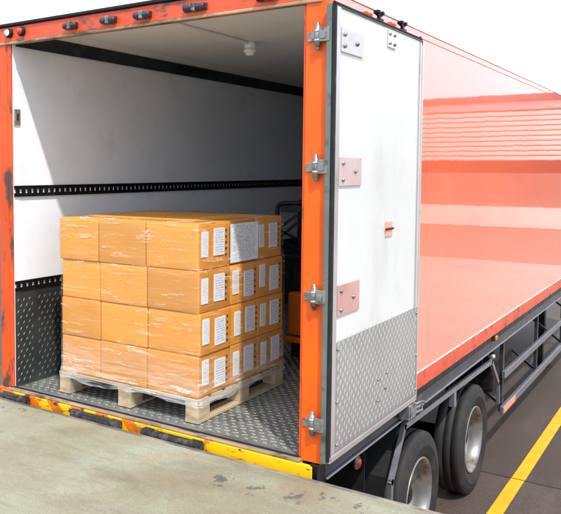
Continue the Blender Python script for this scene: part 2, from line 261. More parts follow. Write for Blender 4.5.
# ------------------------------------------------------------------ mesh builder
class MB:
    def __init__(s): s.v = []; s.f = []; s.sm = []
    def add(s, vs_, fs, smooth=False):
        o = len(s.v); s.v += [tuple(x) for x in vs_]; s.f += [tuple(i + o for i in f) for f in fs]; s.sm += [smooth] * len(fs); return s
    def box(s, x0, x1, y0, y1, z0, z1):
        return s.add([(x0, y0, z0), (x1, y0, z0), (x1, y1, z0), (x0, y1, z0), (x0, y0, z1), (x1, y0, z1), (x1, y1, z1), (x0, y1, z1)],
                     [(0, 3, 2, 1), (4, 5, 6, 7), (0, 1, 5, 4), (1, 2, 6, 5), (2, 3, 7, 6), (3, 0, 4, 7)])
    def cbox(s, x0, x1, y0, y1, z0, z1, c=.004):     # chamfered box
        b = bmesh.new(); bmesh.ops.create_cube(b, size=1)
        for v in b.verts: v.co = Vector(((x0 + x1) / 2 + v.co.x * (x1 - x0), (y0 + y1) / 2 + v.co.y * (y1 - y0), (z0 + z1) / 2 + v.co.z * (z1 - z0)))
        c = min(c, .45 * min(x1 - x0, y1 - y0, z1 - z0))
        bmesh.ops.bevel(b, geom=list(b.edges), offset=c, segments=2, affect='EDGES', profile=.5)
        b.verts.index_update(); s.add([v.co for v in b.verts], [[v.index for v in f.verts] for f in b.faces], False); b.free(); return s
    def tube(s, pts, r, n=10, cap=True, closed=False):
        pts = [Vector(p) for p in pts]; rings = []; k = len(pts); up = None
        for i, p in enumerate(pts):
            if closed: d = pts[(i + 1) % k] - pts[i - 1]
            else: d = pts[min(i + 1, k - 1)] - pts[max(i - 1, 0)]
            d.normalize()
            if up is None or abs(up.dot(d)) > .95:
                up = Vector((0, 0, 1)) if abs(d.z) < .9 else Vector((1, 0, 0))
            a = d.cross(up).normalized(); b = a.cross(d).normalized(); up = b
            rr = r[i] if isinstance(r, (list, tuple)) else r
            rings.append([p + rr * (math.cos(2 * math.pi * j / n) * a + math.sin(2 * math.pi * j / n) * b) for j in range(n)])
        V = [v for ring in rings for v in ring]; F = []
        for i in range(k if closed else k - 1):
            q = (i + 1) % k
            for j in range(n): F.append((i * n + j, i * n + (j + 1) % n, q * n + (j + 1) % n, q * n + j))
        s.add(V, F, True)
        if cap and not closed:
            s.add(rings[0], [tuple(range(n))]); s.add(rings[-1], [tuple(reversed(range(n)))])
        return s
    def bar(s, a, b, w, h, up=(0, 0, 1)):            # rectangular bar from a to b
        a, b = Vector(a), Vector(b); d = (b - a).normalized(); x = d.cross(Vector(up)).normalized(); y = x.cross(d)
        V = [p + sx * x * w / 2 + sy * y * h / 2 for p in (a, b) for sx, sy in ((-1, -1), (1, -1), (1, 1), (-1, 1))]
        return s.add(V, [(0, 3, 2, 1), (4, 5, 6, 7), (0, 1, 5, 4), (1, 2, 6, 5), (2, 3, 7, 6), (3, 0, 4, 7)])
    def lathe(s, prof, o, axis='x', n=48, smooth=True):   # prof: (radius, along)
        V = []; F = []
        for r, t in prof:
            for j in range(n):
                c, q = r * math.cos(2 * math.pi * j / n), r * math.sin(2 * math.pi * j / n)
                V.append({'x': (o[0] + t, o[1] + c, o[2] + q), 'y': (o[0] + c, o[1] + t, o[2] - q), 'z': (o[0] + c, o[1] + q, o[2] + t)}[axis])
        for i in range(len(prof) - 1):
            for j in range(n): F.append((i * n + j, i * n + (j + 1) % n, (i + 1) * n + (j + 1) % n, (i + 1) * n + j))
        return s.add(V, F, smooth)
    def prism(s, poly, y0, y1):                       # xz outline extruded along y
        k = len(poly)
        return s.add([(x, y0, z) for x, z in poly] + [(x, y1, z) for x, z in poly],
                     [tuple(range(k)), tuple(reversed(range(k, 2 * k)))] + [(i, i + k, (i + 1) % k + k, (i + 1) % k) for i in range(k)])
    def bolt(s, p, axis, r=.008, h=.007):
        prof = [(r, 0), (r * .95, h * .6), (r * .55, h), (0.0005, h * 1.02)]
        if axis == '-y': return s.lathe([(a, -b) for a, b in prof], p, 'y', 10)
        return s.lathe(prof, p, axis, 10)
    def lug(s, o, u, v, n, a, b, h):                  # one raised lens of a tread plate
        o, u, v, n = map(Vector, (o, u, v, n))
        P = [o - u * a, o - u * a * .35 - v * b, o + u * a * .35 - v * b, o + u * a, o + u * a * .35 + v * b, o - u * a * .35 + v * b]
        T = [o - u * a * .5 + n * h, o + u * a * .5 + n * h]
        return s.add(P + T, [(0, 1, 6), (1, 2, 7, 6), (2, 3, 7), (3, 4, 7), (4, 5, 6, 7), (5, 0, 6)])
    def mesh(s, name, off=(0, 0, 0)):
        me = bpy.data.meshes.new(name); me.from_pydata([(x - off[0], y - off[1], z - off[2]) for x, y, z in s.v], [], s.f)
        for p, q in zip(me.polygons, s.sm): p.use_smooth = q
        b = bmesh.new(); b.from_mesh(me); bmesh.ops.recalc_face_normals(b, faces=b.faces); b.to_mesh(me); b.free(); me.update(); return me

def wloc(o):
    l = Vector((0, 0, 0))
    while o: l += o.location; o = o.parent
    return l
def thing(name, label, cat, loc=(0, 0, 0), group=None):
    o = bpy.data.objects.new(name, None); COL.objects.link(o); o.location = loc; o.empty_display_size = .2
    o['label'] = label; o['category'] = cat
    if group: o['group'] = group
    return o
def part(name, mb, mat, parent=None, kind=None, label=None, loc=None):
    off = Vector(loc) if loc is not None else (wloc(parent) if parent else Vector((0, 0, 0)))
    o = bpy.data.objects.new(name, mb.mesh(name, off)); COL.objects.link(o)
    o.data.materials.append(MAT[mat])
    if parent: o.parent = parent
    o.location = off - wloc(parent) if parent else off
    if kind: o['kind'] = kind
    if label: o['label'] = label
    return o
def inst(src, name, parent, dloc):                    # share mesh data
    o = bpy.data.objects.new(name, src.data); COL.objects.link(o); o.parent = parent; o.location = Vector(dloc); return o
def struct(name, mb, mat, loc=None): return part(name, mb, mat, None, 'structure', loc=loc)

GZ = -1.47          # yard level; trailer floor is z = 0
DZ = -0.066         # dock top
# ------------------------------------------------------------------ setting
g = struct('ground', MB().add([(-600, -600, GZ), (600, -600, GZ), (600, 900, GZ), (-600, 900, GZ)], [(0, 1, 2, 3)]), 'yard_asphalt')
part('concrete_slab', MB().box(-9, 3.9, -.085, 4.262, GZ - .05, GZ + .006), 'yard_slab', g)
part('tar_seam', MB().box(-9, 3.9, 4.262, 4.285, GZ - .05, GZ + .008), 'seam_tar', g)
part('lane_marking', MB().box(2.735, 2.86, 0, 4.262, GZ + .006, GZ + .010).box(2.735, 2.86, 4.285, 30, GZ - .01, GZ + .004), 'line_yellow', g)
struct('reflect_lane', MB().box(4.4, 60, -.085, 24, GZ - .05, GZ + .005), 'reflect_concrete')  # unseen pale lane, added to brighten reflections in the trailer side
struct('reflect_strip', MB().box(4.4, 60, 24, 40.3, GZ - .05, GZ + .004), 'reflect_mid_tone')  # unseen mid-tone strip, added to lighten the dark band in the reflection
dk = struct('loading_dock', MB().box(-20, 30, -25, -.13, GZ - .02, DZ), 'dock_concrete')
part('edge_angle', MB().cbox(-20, 30, -.13, -.095, GZ + .6, DZ + .002, .004), 'dock_steel', dk)

# building across the yard, seen mirrored in the trailer's glossy side
wh = thing('warehouse', 'long low warehouse across the yard, mirrored in the glossy trailer side', 'building', (20, 41, GZ))
part('plinth_wall', MB().box(2, 60, 41, 60, GZ, -.35), 'white_render', wh)
part('wall', MB().box(2, 60, 41.05, 60, -.35, 1.5), 'brown_brick', wh)
part('recess_band', MB().box(2, 60, 41.5, 60, 1.5, 2.1), 'dark_fascia', wh)  # shadow gap, its shade put into the dark colour
part('upper_wall', MB().box(2, 60, 41.2, 60, 2.1, 5.4), 'dark_fascia', wh)
sl = part('siding_board', MB().cbox(2, 60, 41.0, 41.2, 2.2, 2.41, .02), 'white_render', wh)
for i in range(1, 10): inst(sl, 'siding_board', wh, (0, 0, i * .27))
part('cornice', MB().box(2, 60, 41.0, 41.2, 4.95, 5.38), 'white_render', wh)
part('fascia', MB().box(1.8, 60.2, 40.8, 60, 5.4, 5.75), 'dark_fascia', wh)

# ------------------------------------------------------------------ trailer
W, H, XR, XL, YE = 2.42, 2.64, 2.56, -.14, 13.0
tr = thing('box_trailer', 'orange box trailer backed up to the concrete dock with its rear door open', 'trailer', (1.21, 6, GZ))
# side walls
side = part('side_wall', MB().box(XR - .012, XR, .02, YE, .02, 2.70), 'side_paint', tr)
part('stripe', MB().box(XR, XR + .002, .05, YE, .146, .158), 'stripe_white', side)
part('stripe', MB().box(XR, XR + .0025, .05, YE, 2.648, 2.654), 'header_paint', side)
part('skirt_band', MB().box(XR, XR + .0015, .05, YE, .022, .144), 'header_paint', side)
part('top_rail', MB().prism([(XR - .06, 2.70), (XR + .008, 2.70), (XR + .008, 2.715), (XR - .012, 2.765), (XR - .06, 2.785)], .02, YE), 'roof_sheen_pale', side)
part('inner_lining', MB().box(W, W + .02, .12, YE - .1, .0, 2.76), 'white_laminate', side)
lw = part('side_wall', MB().box(XL, XL + .012, .02, YE, .02, 2.70), 'side_paint', tr)
part('top_rail', MB().prism([(XL + .06, 2.70), (XL - .008, 2.70), (XL - .008, 2.715), (XL + .012, 2.765), (XL + .06, 2.785)], .02, YE), 'roof_sheen_pale', lw)
lin = part('inner_lining', MB().box(-.02, 0, .016, YE - .1, .0, 2.76), 'white_laminate', lw)
part('front_wall', MB().box(XL + .012, XR - .012, YE - .1, YE - .02, -.05, 2.78), 'white_laminate', tr)
rf = part('roof', MB().box(XL + .06, XR - .06, .12, YE, 2.776, 2.795), 'roof_sheen_pale', tr)
part('ceiling', MB().box(-.02, W + .02, .12, YE - .1, 2.76, 2.776), 'ceiling_white', rf)
part('ceiling_track', MB().box(.0, .014, .05, 2.44, 2.624, 2.730).box(.0, .014, 2.455, YE - .12, 2.624, 2.730).box(.014, .02, .05, YE - .12, 2.624, 2.636), 'track_blue', lw)
part('track_handle', MB().tube([(.03, 2.42 + .28 * math.cos(t * .6283), 2.69 + .016 * math.sin(t * .6283)) for t in range(10)], .008, 6, closed=True), 'black_rubber', lw)
part('cove', MB().prism([(.0, 2.759), (.0, 2.732), (.03, 2.734), (.12, 2.7585), (.12, 2.7595)], .13, YE - .11), 'ceiling_white', rf)
# cargo rails on the inner wall: ladder strips whose slots show the wall
def cargo_rail(zc, hh):
    b = MB(); b.box(0, .012, .02, YE - .12, zc + hh * .18, zc + hh / 2); b.box(0, .012, .02, YE - .12, zc - hh / 2, zc - hh * .18)
    y = .035
    while y < 8: b.box(0, .011, y, y + .034, zc - hh * .18, zc + hh * .18); y += .062
    b.box(0, .012, 8, YE - .12, zc - hh * .18, zc + hh * .18)
    b.box(.012, .016, .06, YE - .12, zc + hh * .4, zc + hh / 2).box(.012, .016, .06, YE - .12, zc - hh / 2, zc - hh * .4)
    return b
part('cargo_rail', cargo_rail(1.522, .085), 'black_steel', lw)
part('cargo_rail', cargo_rail(.788, .075), 'black_steel', lw)
y = .018; k = 0
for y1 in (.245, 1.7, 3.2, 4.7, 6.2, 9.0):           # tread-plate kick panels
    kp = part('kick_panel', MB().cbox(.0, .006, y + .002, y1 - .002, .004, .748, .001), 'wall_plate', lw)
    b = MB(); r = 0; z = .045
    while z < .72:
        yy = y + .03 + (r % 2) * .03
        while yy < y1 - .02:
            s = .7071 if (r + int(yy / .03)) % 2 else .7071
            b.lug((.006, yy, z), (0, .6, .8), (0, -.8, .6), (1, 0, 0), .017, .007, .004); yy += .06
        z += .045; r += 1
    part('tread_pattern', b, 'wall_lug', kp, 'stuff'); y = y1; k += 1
part('wall_latch', MB().cbox(.0, .012, .02, .085, 2.03, 2.15, .003).box(.012, .014, .035, .070, 2.06, 2.12), 'stainless', lw)
part('wall_latch_slot', MB().box(.014, .0155, .04, .065, 2.065, 2.115), 'black_ink', lw)
# floor
y = .07
first = None
for i in range(9):
    y1 = y + 1.4
    fp = part('floor_plate', MB().cbox(.008, W - .008, y + .002, y1 - .002, -.03, 0, .002), 'floor_plate', tr)
    if i < 5:
        b = MB(); r = 0; yy = y + .03
        while yy < y1 - .02:
            xx = .04 + (r % 2) * .034
            while xx < W - .03:
                al = 1 if ((r // 1) % 2) else -1
                b.lug((xx, yy, 0), (.94, .34 * al, 0), (-.34 * al, .94, 0), (0, 0, 1), .023, .0085, .0045); xx += .068
            yy += .047; r += 1
        part('tread_pattern', b, 'floor_lug', fp, 'stuff')
    y = y1
# rear frame
def post(x0, x1, mat):
    b = bmesh.new(); bmesh.ops.create_cube(b, size=1)
    for v in b.verts: v.co = Vector(((x0 + x1) / 2 + v.co.x * (x1 - x0), .06 + v.co.y * .12, 1.32 + v.co.z * 2.655))
    bmesh.ops.bevel(b, geom=[e for e in b.edges if abs(e.verts[0].co.z - e.verts[1].co.z) > 1], offset=.016, segments=5, affect='EDGES', profile=.5)
    b.verts.index_update(); m_ = MB(); m_.add([v.co for v in b.verts], [[v.index for v in f.verts] for f in b.faces]); b.free(); return m_
rp = part('corner_post', post(W + .012, XR + .014, 'x'), 'orange_paint', tr)
part('inner_flange', MB().cbox(W, W + .03, .012, .11, .004, 2.63, .004), 'orange_worn', rp)
lp = part('corner_post', post(XL - .004, -.045, 'x'), 'orange_worn', tr)
part('inner_flange', MB().cbox(-.04, 0, .002, .014, .004, 2.63, .002), 'orange_worn', lp)
part('post_groove', MB().box(-.046, -.022, .02, .10, .004, 2.63), 'black_rubber', lp)
part('post_foot', MB().cbox(XL - .01, -.02, -.022, .1, -.16, -.012, .006), 'orange_paint', lp)
hd = part('header_beam', MB().cbox(XL - .006, XR + .006, -.004, .116, 2.648, 2.765, .008), 'header_paint', tr)
part('header_lip', MB().cbox(XL + .02, XR - .02, -.012, .03, 2.632, 2.652, .004), 'lip_worn', hd)
part('gutter', MB().cbox(XL - .012, XR + .012, -.02, .13, 2.767, 2.79, .006), 'black_rubber', hd)
for x, w_ in ((.64, .11), (.99, .12), (1.28, .13), (1.69, .17), (2.2, .14)):      # clasps on the header
    k = part('lock_keeper', MB().cbox(x - w_ / 2, x + w_ / 2, -.022, -.004, 2.678, 2.722, .004), 'rail_steel', hd)
    for sx_ in (-1, 1):
        part('cam_seat', MB().lathe([(.001, -.03), (.017, -.03), (.021, -.024), (.021, .024), (.017, .03), (.001, .03)], (x + sx_ * w_ * .28, -.03, 2.70), 'x', 16), 'rail_steel', k)
    part('pin', MB().cbox(x - .016, x + .016, -.05, -.02, 2.675, 2.728, .006), 'grey_steel', k)
for x, mt in ((-.02, 'stripe_white'), (.115, 'red_lens')):
    k = part('marker_lamp', MB().lathe([(.034, 0), (.036, -.02), (.03, -.032), (.026, -.034)], (x + .02, -.004, 2.715), 'y', 24), 'black_rubber', hd)
    part('lens', MB().lathe([(.026, -.033), (.02, -.042), (.0005, -.046)], (x + .02, -.004, 2.715), 'y', 20), mt, k)
# sill, bumper plate and rollers
sillp = part('sill', MB().cbox(-.03, W + .03, .0, .069, -.05, -.001, .006), 'sill_steel', tr)
part('sill_lip', MB().cbox(-.06, W + .02, -.022, .012, -.022, -.007, .004), 'lip_worn', sillp)
part('sill_seal', MB().cbox(-.02, W + .0, .004, .022, -.008, .006, .004), 'black_rubber', sillp)
bp = part('bumper_plate', MB().cbox(XL + .03, W + .105, -.030, .0, -.20, -.024, .004), 'hazard_plate', tr)
part('bumper_end', MB().cbox(W + .09, XR - .004, -.024, .08, -.2, -.012, .004), 'black_steel', tr)
def roller(x0, x1, plain=False):
    k = part('dock_roller', MB().lathe([(.001, 0), (.026, 0), (.030, .006), (.030, (x1 - x0) - .006), (.026, x1 - x0), (.001, x1 - x0)], (x0, -.066, -.058), 'x', 20), 'roller_rubber', tr)
    for xa in (x0, x1):
        part('bracket', MB().cbox(xa - .05, xa + .05, -.098, -.030, -.10, -.026, .02).lathe([(.001, -.045), (.02, -.045), (.024, -.038), (.024, .038), (.02, .045), (.001, .045)], (xa, -.07, -.056), 'x', 14), 'roller_rubber', k)
    part('axle_cover', MB().cbox(x0 + .05, x1 - .05, -.092, -.05, -.04, -.028, .004), 'rail_steel', k) if not plain else None
roller(.72, 1.07); roller(1.36, 1.74, True); roller(-.02, .17)
# rear hinges and open door
XD0, XD1 = 2.580, 2.625
door = part('rear_door', MB().box(XD0, XD1 - .004, -.02, 1.49, .02, 2.60), 'door_white', tr)
part('edge_profile', MB().cbox(XD0 - .002, XD1 - .012, -.036, -.019, .012, 2.612, .004), 'edge_grey', door)
part('gasket', MB().tube([(XD1 - .004, -.030, .03), (XD1 - .004, -.030, 2.60)], .011, 10).tube([(XD1 - .004, -.030, 2.612), (XD1 - .004, 1.47, 2.612)], .010, 8), 'black_rubber', door)
part('hinge_stile', MB().cbox(XD1 - .006, XD1 + .004, -.012, .05, .02, 2.598, .003), 'stainless', door)
part('inner_seal', MB().tube([(XD1 + .002, -.012, .03), (XD1 + .002, -.012, 2.6)], .005, 8), 'rail_steel', door)
part('top_profile', MB().cbox(XD0, XD1 + .003, -.012, 1.49, 2.597, 2.606, .002), 'rail_steel', door)
part('free_edge_profile', MB().cbox(XD0, XD1 + .006, 1.49, 1.51, .02, 2.606, .004).tube([(XD1 + .006, 1.43, .7), (XD1 + .006, 1.43, 2.58)], .006, 8), 'stainless', door)
part('bottom_profile', MB().cbox(XD0, XD1 + .006, -.02, 1.505, .012, .05, .004), 'stainless', door)
dk2 = part('door_kick_plate', MB().cbox(XD1 - .005, XD1 + .003, .052, 1.485, .052, .70, .001), 'alu_plate', door)
b = MB(); r = 0; z = .09
while z < .685:
    yy = .09 + (r % 2) * .034
    while yy < 1.46:
        b.add([(XD1 + .003, yy - .022, z), (XD1 + .003, yy, z - .029), (XD1 + .003, yy + .022, z), (XD1 + .003, yy, z + .029), (XD1 + .005, yy - .005, z), (XD1 + .005, yy + .005, z)],
              [(0, 1, 4), (1, 2, 5), (1, 5, 4), (2, 3, 5), (3, 0, 4), (3, 4, 5)]); yy += .068
    z += .033; r += 1
part('tread_pattern', b, 'alu_lug', dk2, 'stuff')
b = MB()
for (yy, zz) in ((.72, .34), (.88, .35), (.86, .25), (.72, .2), (.07, .66), (.07, .35), (.07, .1), (1.47, .66), (1.47, .35), (1.47, .1)): b.bolt((XD1 + .005, yy, zz), 'x', .009, .008)
part('bolts', b, 'grey_steel', dk2, 'stuff')
for z0, z1 in ((2.355, 2.49), (1.60, 1.765), (.85, 1.03), (.16, .30)):
    if z0 < .2: continue
    hp = part('hinge_plate', MB().cbox(XD1 - .004, XD1 + .006, .056, .38, z0, z1, .002), 'stainless' if z0 > 2 else ('plate_reflect_pink' if z0 > 1.2 else 'plate_reflect_red'), door)
    b = MB(); [b.bolt((XD1 + .006, yy, zz), 'x', .013, .012) for yy, zz in ((.10, z0 + .035), (.10, z1 - .035), (.28, (z0 + z1) / 2))]
    part('bolts', b, 'grey_steel', hp, 'stuff')
hp = part('keeper_plate', MB().cbox(XD1 - .004, XD1 + .005, .79, .935, 2.475, 2.585, .002), 'stainless', door)
b = MB(); [b.bolt((XD1 + .005, yy, zz), 'x', .011, .01) for yy in (.82, .905) for zz in (2.50, 2.56)]; part('bolts', b, 'grey_steel', hp, 'stuff')
hp = part('lock_escutcheon', MB().cbox(XD1 - .004, XD1 + .004, .815, .935, 1.258, 1.355, .002), 'pink_reflector', door)
part('latch_bar', MB().cbox(XD1 + .004, XD1 + .012, .805, .945, 1.300, 1.314, .003), 'black_steel', hp)
for yy in (.70, 1.13):
    cm = part('cam_keeper', MB().cbox(XD1 - .045, XD1 - .005, yy - .035, yy + .035, 2.606, 2.64, .006).cbox(XD1 - .035, XD1 - .015, yy - .014, yy + .014, 2.63, 2.672, .004), 'black_steel', door)
    part('cam_fork', MB().cbox(XD1 - .045, XD1 - .005, yy - .05, yy - .018, 2.664, 2.688, .006).cbox(XD1 - .045, XD1 - .005, yy + .018, yy + .05, 2.664, 2.688, .006).cbox(XD1 - .035, XD1 - .015, yy - .04, yy + .04, 2.655, 2.668, .003), 'black_steel', cm)
part('corner_loop', MB().tube([(XD1 - .01, 1.46 + .03 * math.cos(t * .785), 2.60 + .03 * math.sin(t * .785)) for t in range(8)], .007, 6, closed=True), 'black_steel', door)
for zc in (2.44, 1.705, .965, .225):
    hg = part('hinge', MB().lathe([(.001, -.078), (.010, -.076), (.013, -.07), (.013, -.056), (.018, -.054), (.018, .054), (.013, .056), (.013, .07), (.010, .076), (.001, .078)], (2.520, -.022, zc), 'z', 18), 'grey_steel', rp)
    part('post_leaf', MB().cbox(2.452, 2.508, -.010, .002, zc - .026, zc + .026, .003), 'grey_steel', hg)
    part('door_arm', MB().cbox(2.535, 2.598, -.040, -.028, zc - .035, zc + .045, .003).cbox(2.545, 2.578, -.046, -.04, zc - .02, zc + .02, .003), 'grey_steel', hg)
    for zz in (zc - .024, zc + .028): part('knuckle_ring', MB().lathe([(.0175, -.006), (.021, -.004), (.021, .004), (.0175, .006)], (2.520, -.022, zz), 'z', 16), 'stainless', hg)
# ceiling lamp with its conduit
cl = part('ceiling_lamp', MB().lathe([(.001, 0), (.048, 0), (.048, -.045), (.042, -.052), (.042, -.058)], (1.145, 1.62, 2.759), 'z', 28), 'lamp_plastic', tr)
part('lamp_collar', MB().lathe([(.042, -.056), (.052, -.060), (.055, -.08), (.050, -.09), (.038, -.092)], (1.145, 1.62, 2.759), 'z', 28), 'lamp_plastic', cl)
part('lamp_glass', MB().lathe([(.038, -.091), (.036, -.108), (.028, -.115), (.001, -.117)], (1.145, 1.62, 2.759), 'z', 24), 'lamp_plastic', cl)
part('conduit', MB().tube([(1.145, .13, 2.742), (1.145, 1.57, 2.742)], .014, 8), 'lamp_plastic', cl)
# chassis
b = part('side_rail', MB().box(XR - .055, XR - .004, .085, YE, -.035, .018), 'black_steel', tr)
part('frame_rail', MB().cbox(XR - .06, XR - .006, .085, YE, -.112, -.038, .005), 'rail_steel', tr)
part('rail_edge', MB().cbox(XR - .07, XR + .012, .085, YE, -.128, -.116, .003), 'alu_rail', tr)
part('frame_rail', MB().cbox(XL + .006, XL + .06, .085, YE, -.112, -.02, .005), 'rail_steel', tr)
for xx in (.72, 1.70):
    part('chassis_beam', MB().box(xx - .07, xx + .07, .1, YE, -.13, -.11).box(xx - .01, xx + .01, .1, YE, -.5, -.13).box(xx - .07, xx + .07, .1, YE, -.52, -.5), 'black_steel', tr)
cm = part('cross_member', MB().box(XL + .065, XR - .075, .3, .36, -.108, -.034), 'black_steel', tr)
for i in range(1, 21): inst(cm, 'cross_member', tr, (0, .6 * i, 0))
part('rear_panel', MB().box(XL + .07, XR - .08, .09, .12, -.75, -.115), 'black_steel', tr)
for xx in (2.2, .2):
    part('mud_flap', MB().cbox(xx - .28, xx + .25, .98, .99, -1.30, -.2, .003), 'black_rubber', tr)
part('rear_frame_end', MB().cbox(XR - .062, XR - .002, .075, .088, -.34, .016, .003), 'black_steel', tr)
hb = part('door_holdback', MB().cbox(XR - .002, XD1 + .012, 1.335, 1.475, -.10, .008, .006).box(XD1 + .012, XD1 + .018, 1.345, 1.465, -.09, -.002), 'grey_steel', tr)
part('holdback_hook', MB().tube([(XD1 + .005, 1.47, -.01), (XD1 + .03, 1.56, -.005), (XD1 + .03, 1.62, -.03)], .009, 8).tube([(XD1 - .01, 1.47, -.085), (XD1 + .01, 1.62, -.09), (XD1 - .03, 1.75, -.09), (XD1 - .05, 1.6, -.095)], .011, 8), 'grey_steel', hb)
lm = part('side_lamp', MB().lathe([(.001, 0), (.042, 0), (.05, .012), (.046, .025), (.036, .028)], (2.40, .93, -.325), 'x', 24).cbox(2.38, 2.40, .915, .945, -.33, -.12, .003), 'grey_steel', tr)
part('lens', MB().lathe([(.036, .027), (.028, .04), (.001, .046)], (2.40, .93, -.325), 'x', 20), 'red_lens', lm)
ml = part('marker_lamp', MB().cbox(XR - .005, XR + .016, 4.10, 4.20, -.035, .018, .004), 'black_rubber', tr)
part('lens', MB().cbox(XR + .012, XR + .03, 4.125, 4.19, -.028, .012, .006), 'amber_lens', ml)
# wheel-arch bar
def flat(pts, x0, x1, th):
    b = MB()
    for (a, c) in zip(pts[:-1], pts[1:]):
        d = Vector((0, c[0] - a[0], c[1] - a[1])).normalized() * th * .45
        b.bar(((x0 + x1) / 2, a[0] - d.y, a[1] - d.z), ((x0 + x1) / 2, c[0] + d.y, c[1] + d.z), th, x1 - x0, (1, 0, 0))
    return b
ab = part('arch_bar', flat([(1.325, -.80), (1.338, -.573), (1.60, -.235), (4.27, -.285), (4.60, -.587), (4.63, -.80)], 2.495, 2.525, .045), 'alu_rail', tr)
part('arch_stub', MB().cbox(2.475, 2.525, 2.90, 2.96, -.42, -.28, .004), 'alu_rail', ab)
for yy in (1.75, 2.93, 4.1): part('hanger', MB().box(2.44, 2.468, yy - .02, yy + .02, -.29, -.13), 'black_steel', ab)
part('mud_sheet', MB().add([(2.0, 1.30, -.82), (2.47, 1.30, -.82), (2.47, 1.345, -.56), (2.0, 1.345, -.56), (2.47, 1.60, -.215), (2.0, 1.60, -.215)], [(0, 1, 2, 3), (3, 2, 4, 5)])
     .add([(2.0, 1.296, -.82), (2.47, 1.296, -.82), (2.47, 1.34, -.555), (2.0, 1.34, -.555), (2.47, 1.598, -.21), (2.0, 1.598, -.21)], [(0, 3, 2, 1), (3, 5, 4, 2)]), 'black_rubber', ab)
# wheels
tp = []
Rt = .53
prof = [(.315, -.24), (.40, -.258), (.46, -.255), (.505, -.24), (.525, -.225), (Rt, -.205)]
for gx in (-.13, -.06): prof += [(Rt, gx - .022), (Rt - .007, gx - .021), (Rt - .007, gx - .015), (Rt, gx - .014)]
prof += [(Rt, -.03), (.526, -.012), (.51, .002), (.500, .004), (.497, .006), (.46, .016), (.43, .019), (.425, .022), (.415, .022), (.41, .019), (.37, .012), (.335, -.002), (.318, -.02)]
def wheel(x, y, sgn, first=None):
    o = bpy.data.objects.new('wheel', MB().lathe([(.001, -.22), (.13, -.22), (.13, -.12), (.001, -.12)], (0, 0, 0), 'x', 24).mesh('hub')) if first is None else first.copy()
    return o
def build_wheel(x, y, sgn):
    z = GZ + Rt - .004
    pr = lambda P: [(r, t * sgn) for r, t in P]
    o = (x, y, z)
    hubm = part('wheel', MB().lathe(pr([(.001, -.07), (.055, -.07), (.075, -.08), (.08, -.15), (.105, -.155), (.11, -.20)]), o, 'x', 24), 'black_steel', tr, loc=o)
    part('tyre', MB().lathe(pr(prof), o, 'x', 72), 'tyre_rubber', hubm)
    rim = part('rim', MB().lathe(pr([(.318, -.022), (.325, -.004), (.322, .003), (.312, .004), (.300, -.012), (.288, -.03), (.284, -.10), (.280, -.165), (.262, -.20), (.235, -.21), (.17, -.20), (.12, -.19), (.10, -.19)]), o, 'x', 64), 'rim_steel', hubm)
    b = MB()
    for k in range(10):
        a = 2 * math.pi * k / 10; b.lathe(pr([(.017, 0), (.017, .03), (.011, .04), (.001, .041)]), (x - .20 * sgn, y + .155 * math.cos(a), z + .155 * math.sin(a)), 'x', 8, False)
    part('wheel_nuts', b, 'grey_steel', rim, 'stuff')
    b = MB()
    for k in range(8):
        a = 2 * math.pi * (k + .5) / 8; b.lathe(pr([(.001, .0), (.026, .0), (.028, -.002)]), (x - .206 * sgn, y + .222 * math.cos(a), z + .222 * math.sin(a)), 'x', 12)
    part('vent_holes', b, 'black_ink', rim, 'stuff')
for yy in (2.04, 3.70):
    build_wheel(2.50, yy, 1); build_wheel(-.08, yy, -1)
    part('axle', MB().tube([(.1, yy, GZ + Rt), (2.3, yy, GZ + Rt)], .075, 14).cbox(.6, .84, yy - .3, yy + .3, -.85, -.53, .01).cbox(1.58, 1.82, yy - .3, yy + .3, -.85, -.53, .01), 'black_steel', tr)
# side underrun guard
sg = part('side_guard', MB().cbox(2.485, 2.525, 4.83, 11.6, -.985, -.905, .006), 'alu_rail', tr)
part('guard_rail', MB().cbox(2.485, 2.525, 4.88, 11.6, -.60, -.52, .006), 'alu_rail', sg)
part('end_reflector', MB().cbox(2.525, 2.528, 4.86, 5.42, -.98, -.91, .001), 'pink_reflector', sg)
for yy in (4.98, 6.9, 8.9, 10.9):
    part('guard_post', MB().cbox(2.445, 2.483, yy - .03, yy + .03, -1.0, -.13, .004), 'rail_steel', sg)
    part('guard_brace', MB().bar((2.46, yy + .05, -.95), (1.8, yy + .05, -.45), .03, .03), 'rail_steel', sg)
part('tool_box', MB().cbox(1.85, 2.38, 4.95, 5.9, -.80, -.14, .02), 'black_steel', tr)
part('air_tank', MB().lathe([(.001, 0), (.12, .01), (.16, .05), (.16, .95), (.12, .99), (.001, 1)], (1.2, 5.3, -.72), 'x', 24), 'black_steel', tr)
for xx in (.35, 2.07):
    lg = part('landing_leg', MB().cbox(xx - .07, xx + .07, 9.4, 9.54, -1.0, -.13, .006).cbox(xx - .05, xx + .05, 9.42, 9.52, GZ + .03, -1.0, .004), 'black_steel', tr)
    part('foot', MB().cbox(xx - .14, xx + .14, 9.33, 9.61, GZ + .001, GZ + .03, .006), 'black_steel', lg)
part('valve_knob', MB().lathe([(.001, .04), (.02, .038), (.028, .02), (.02, 0), (.012, -.03)], (XR - .02, 4.13, -.2), 'x', 14), 'stainless', tr)

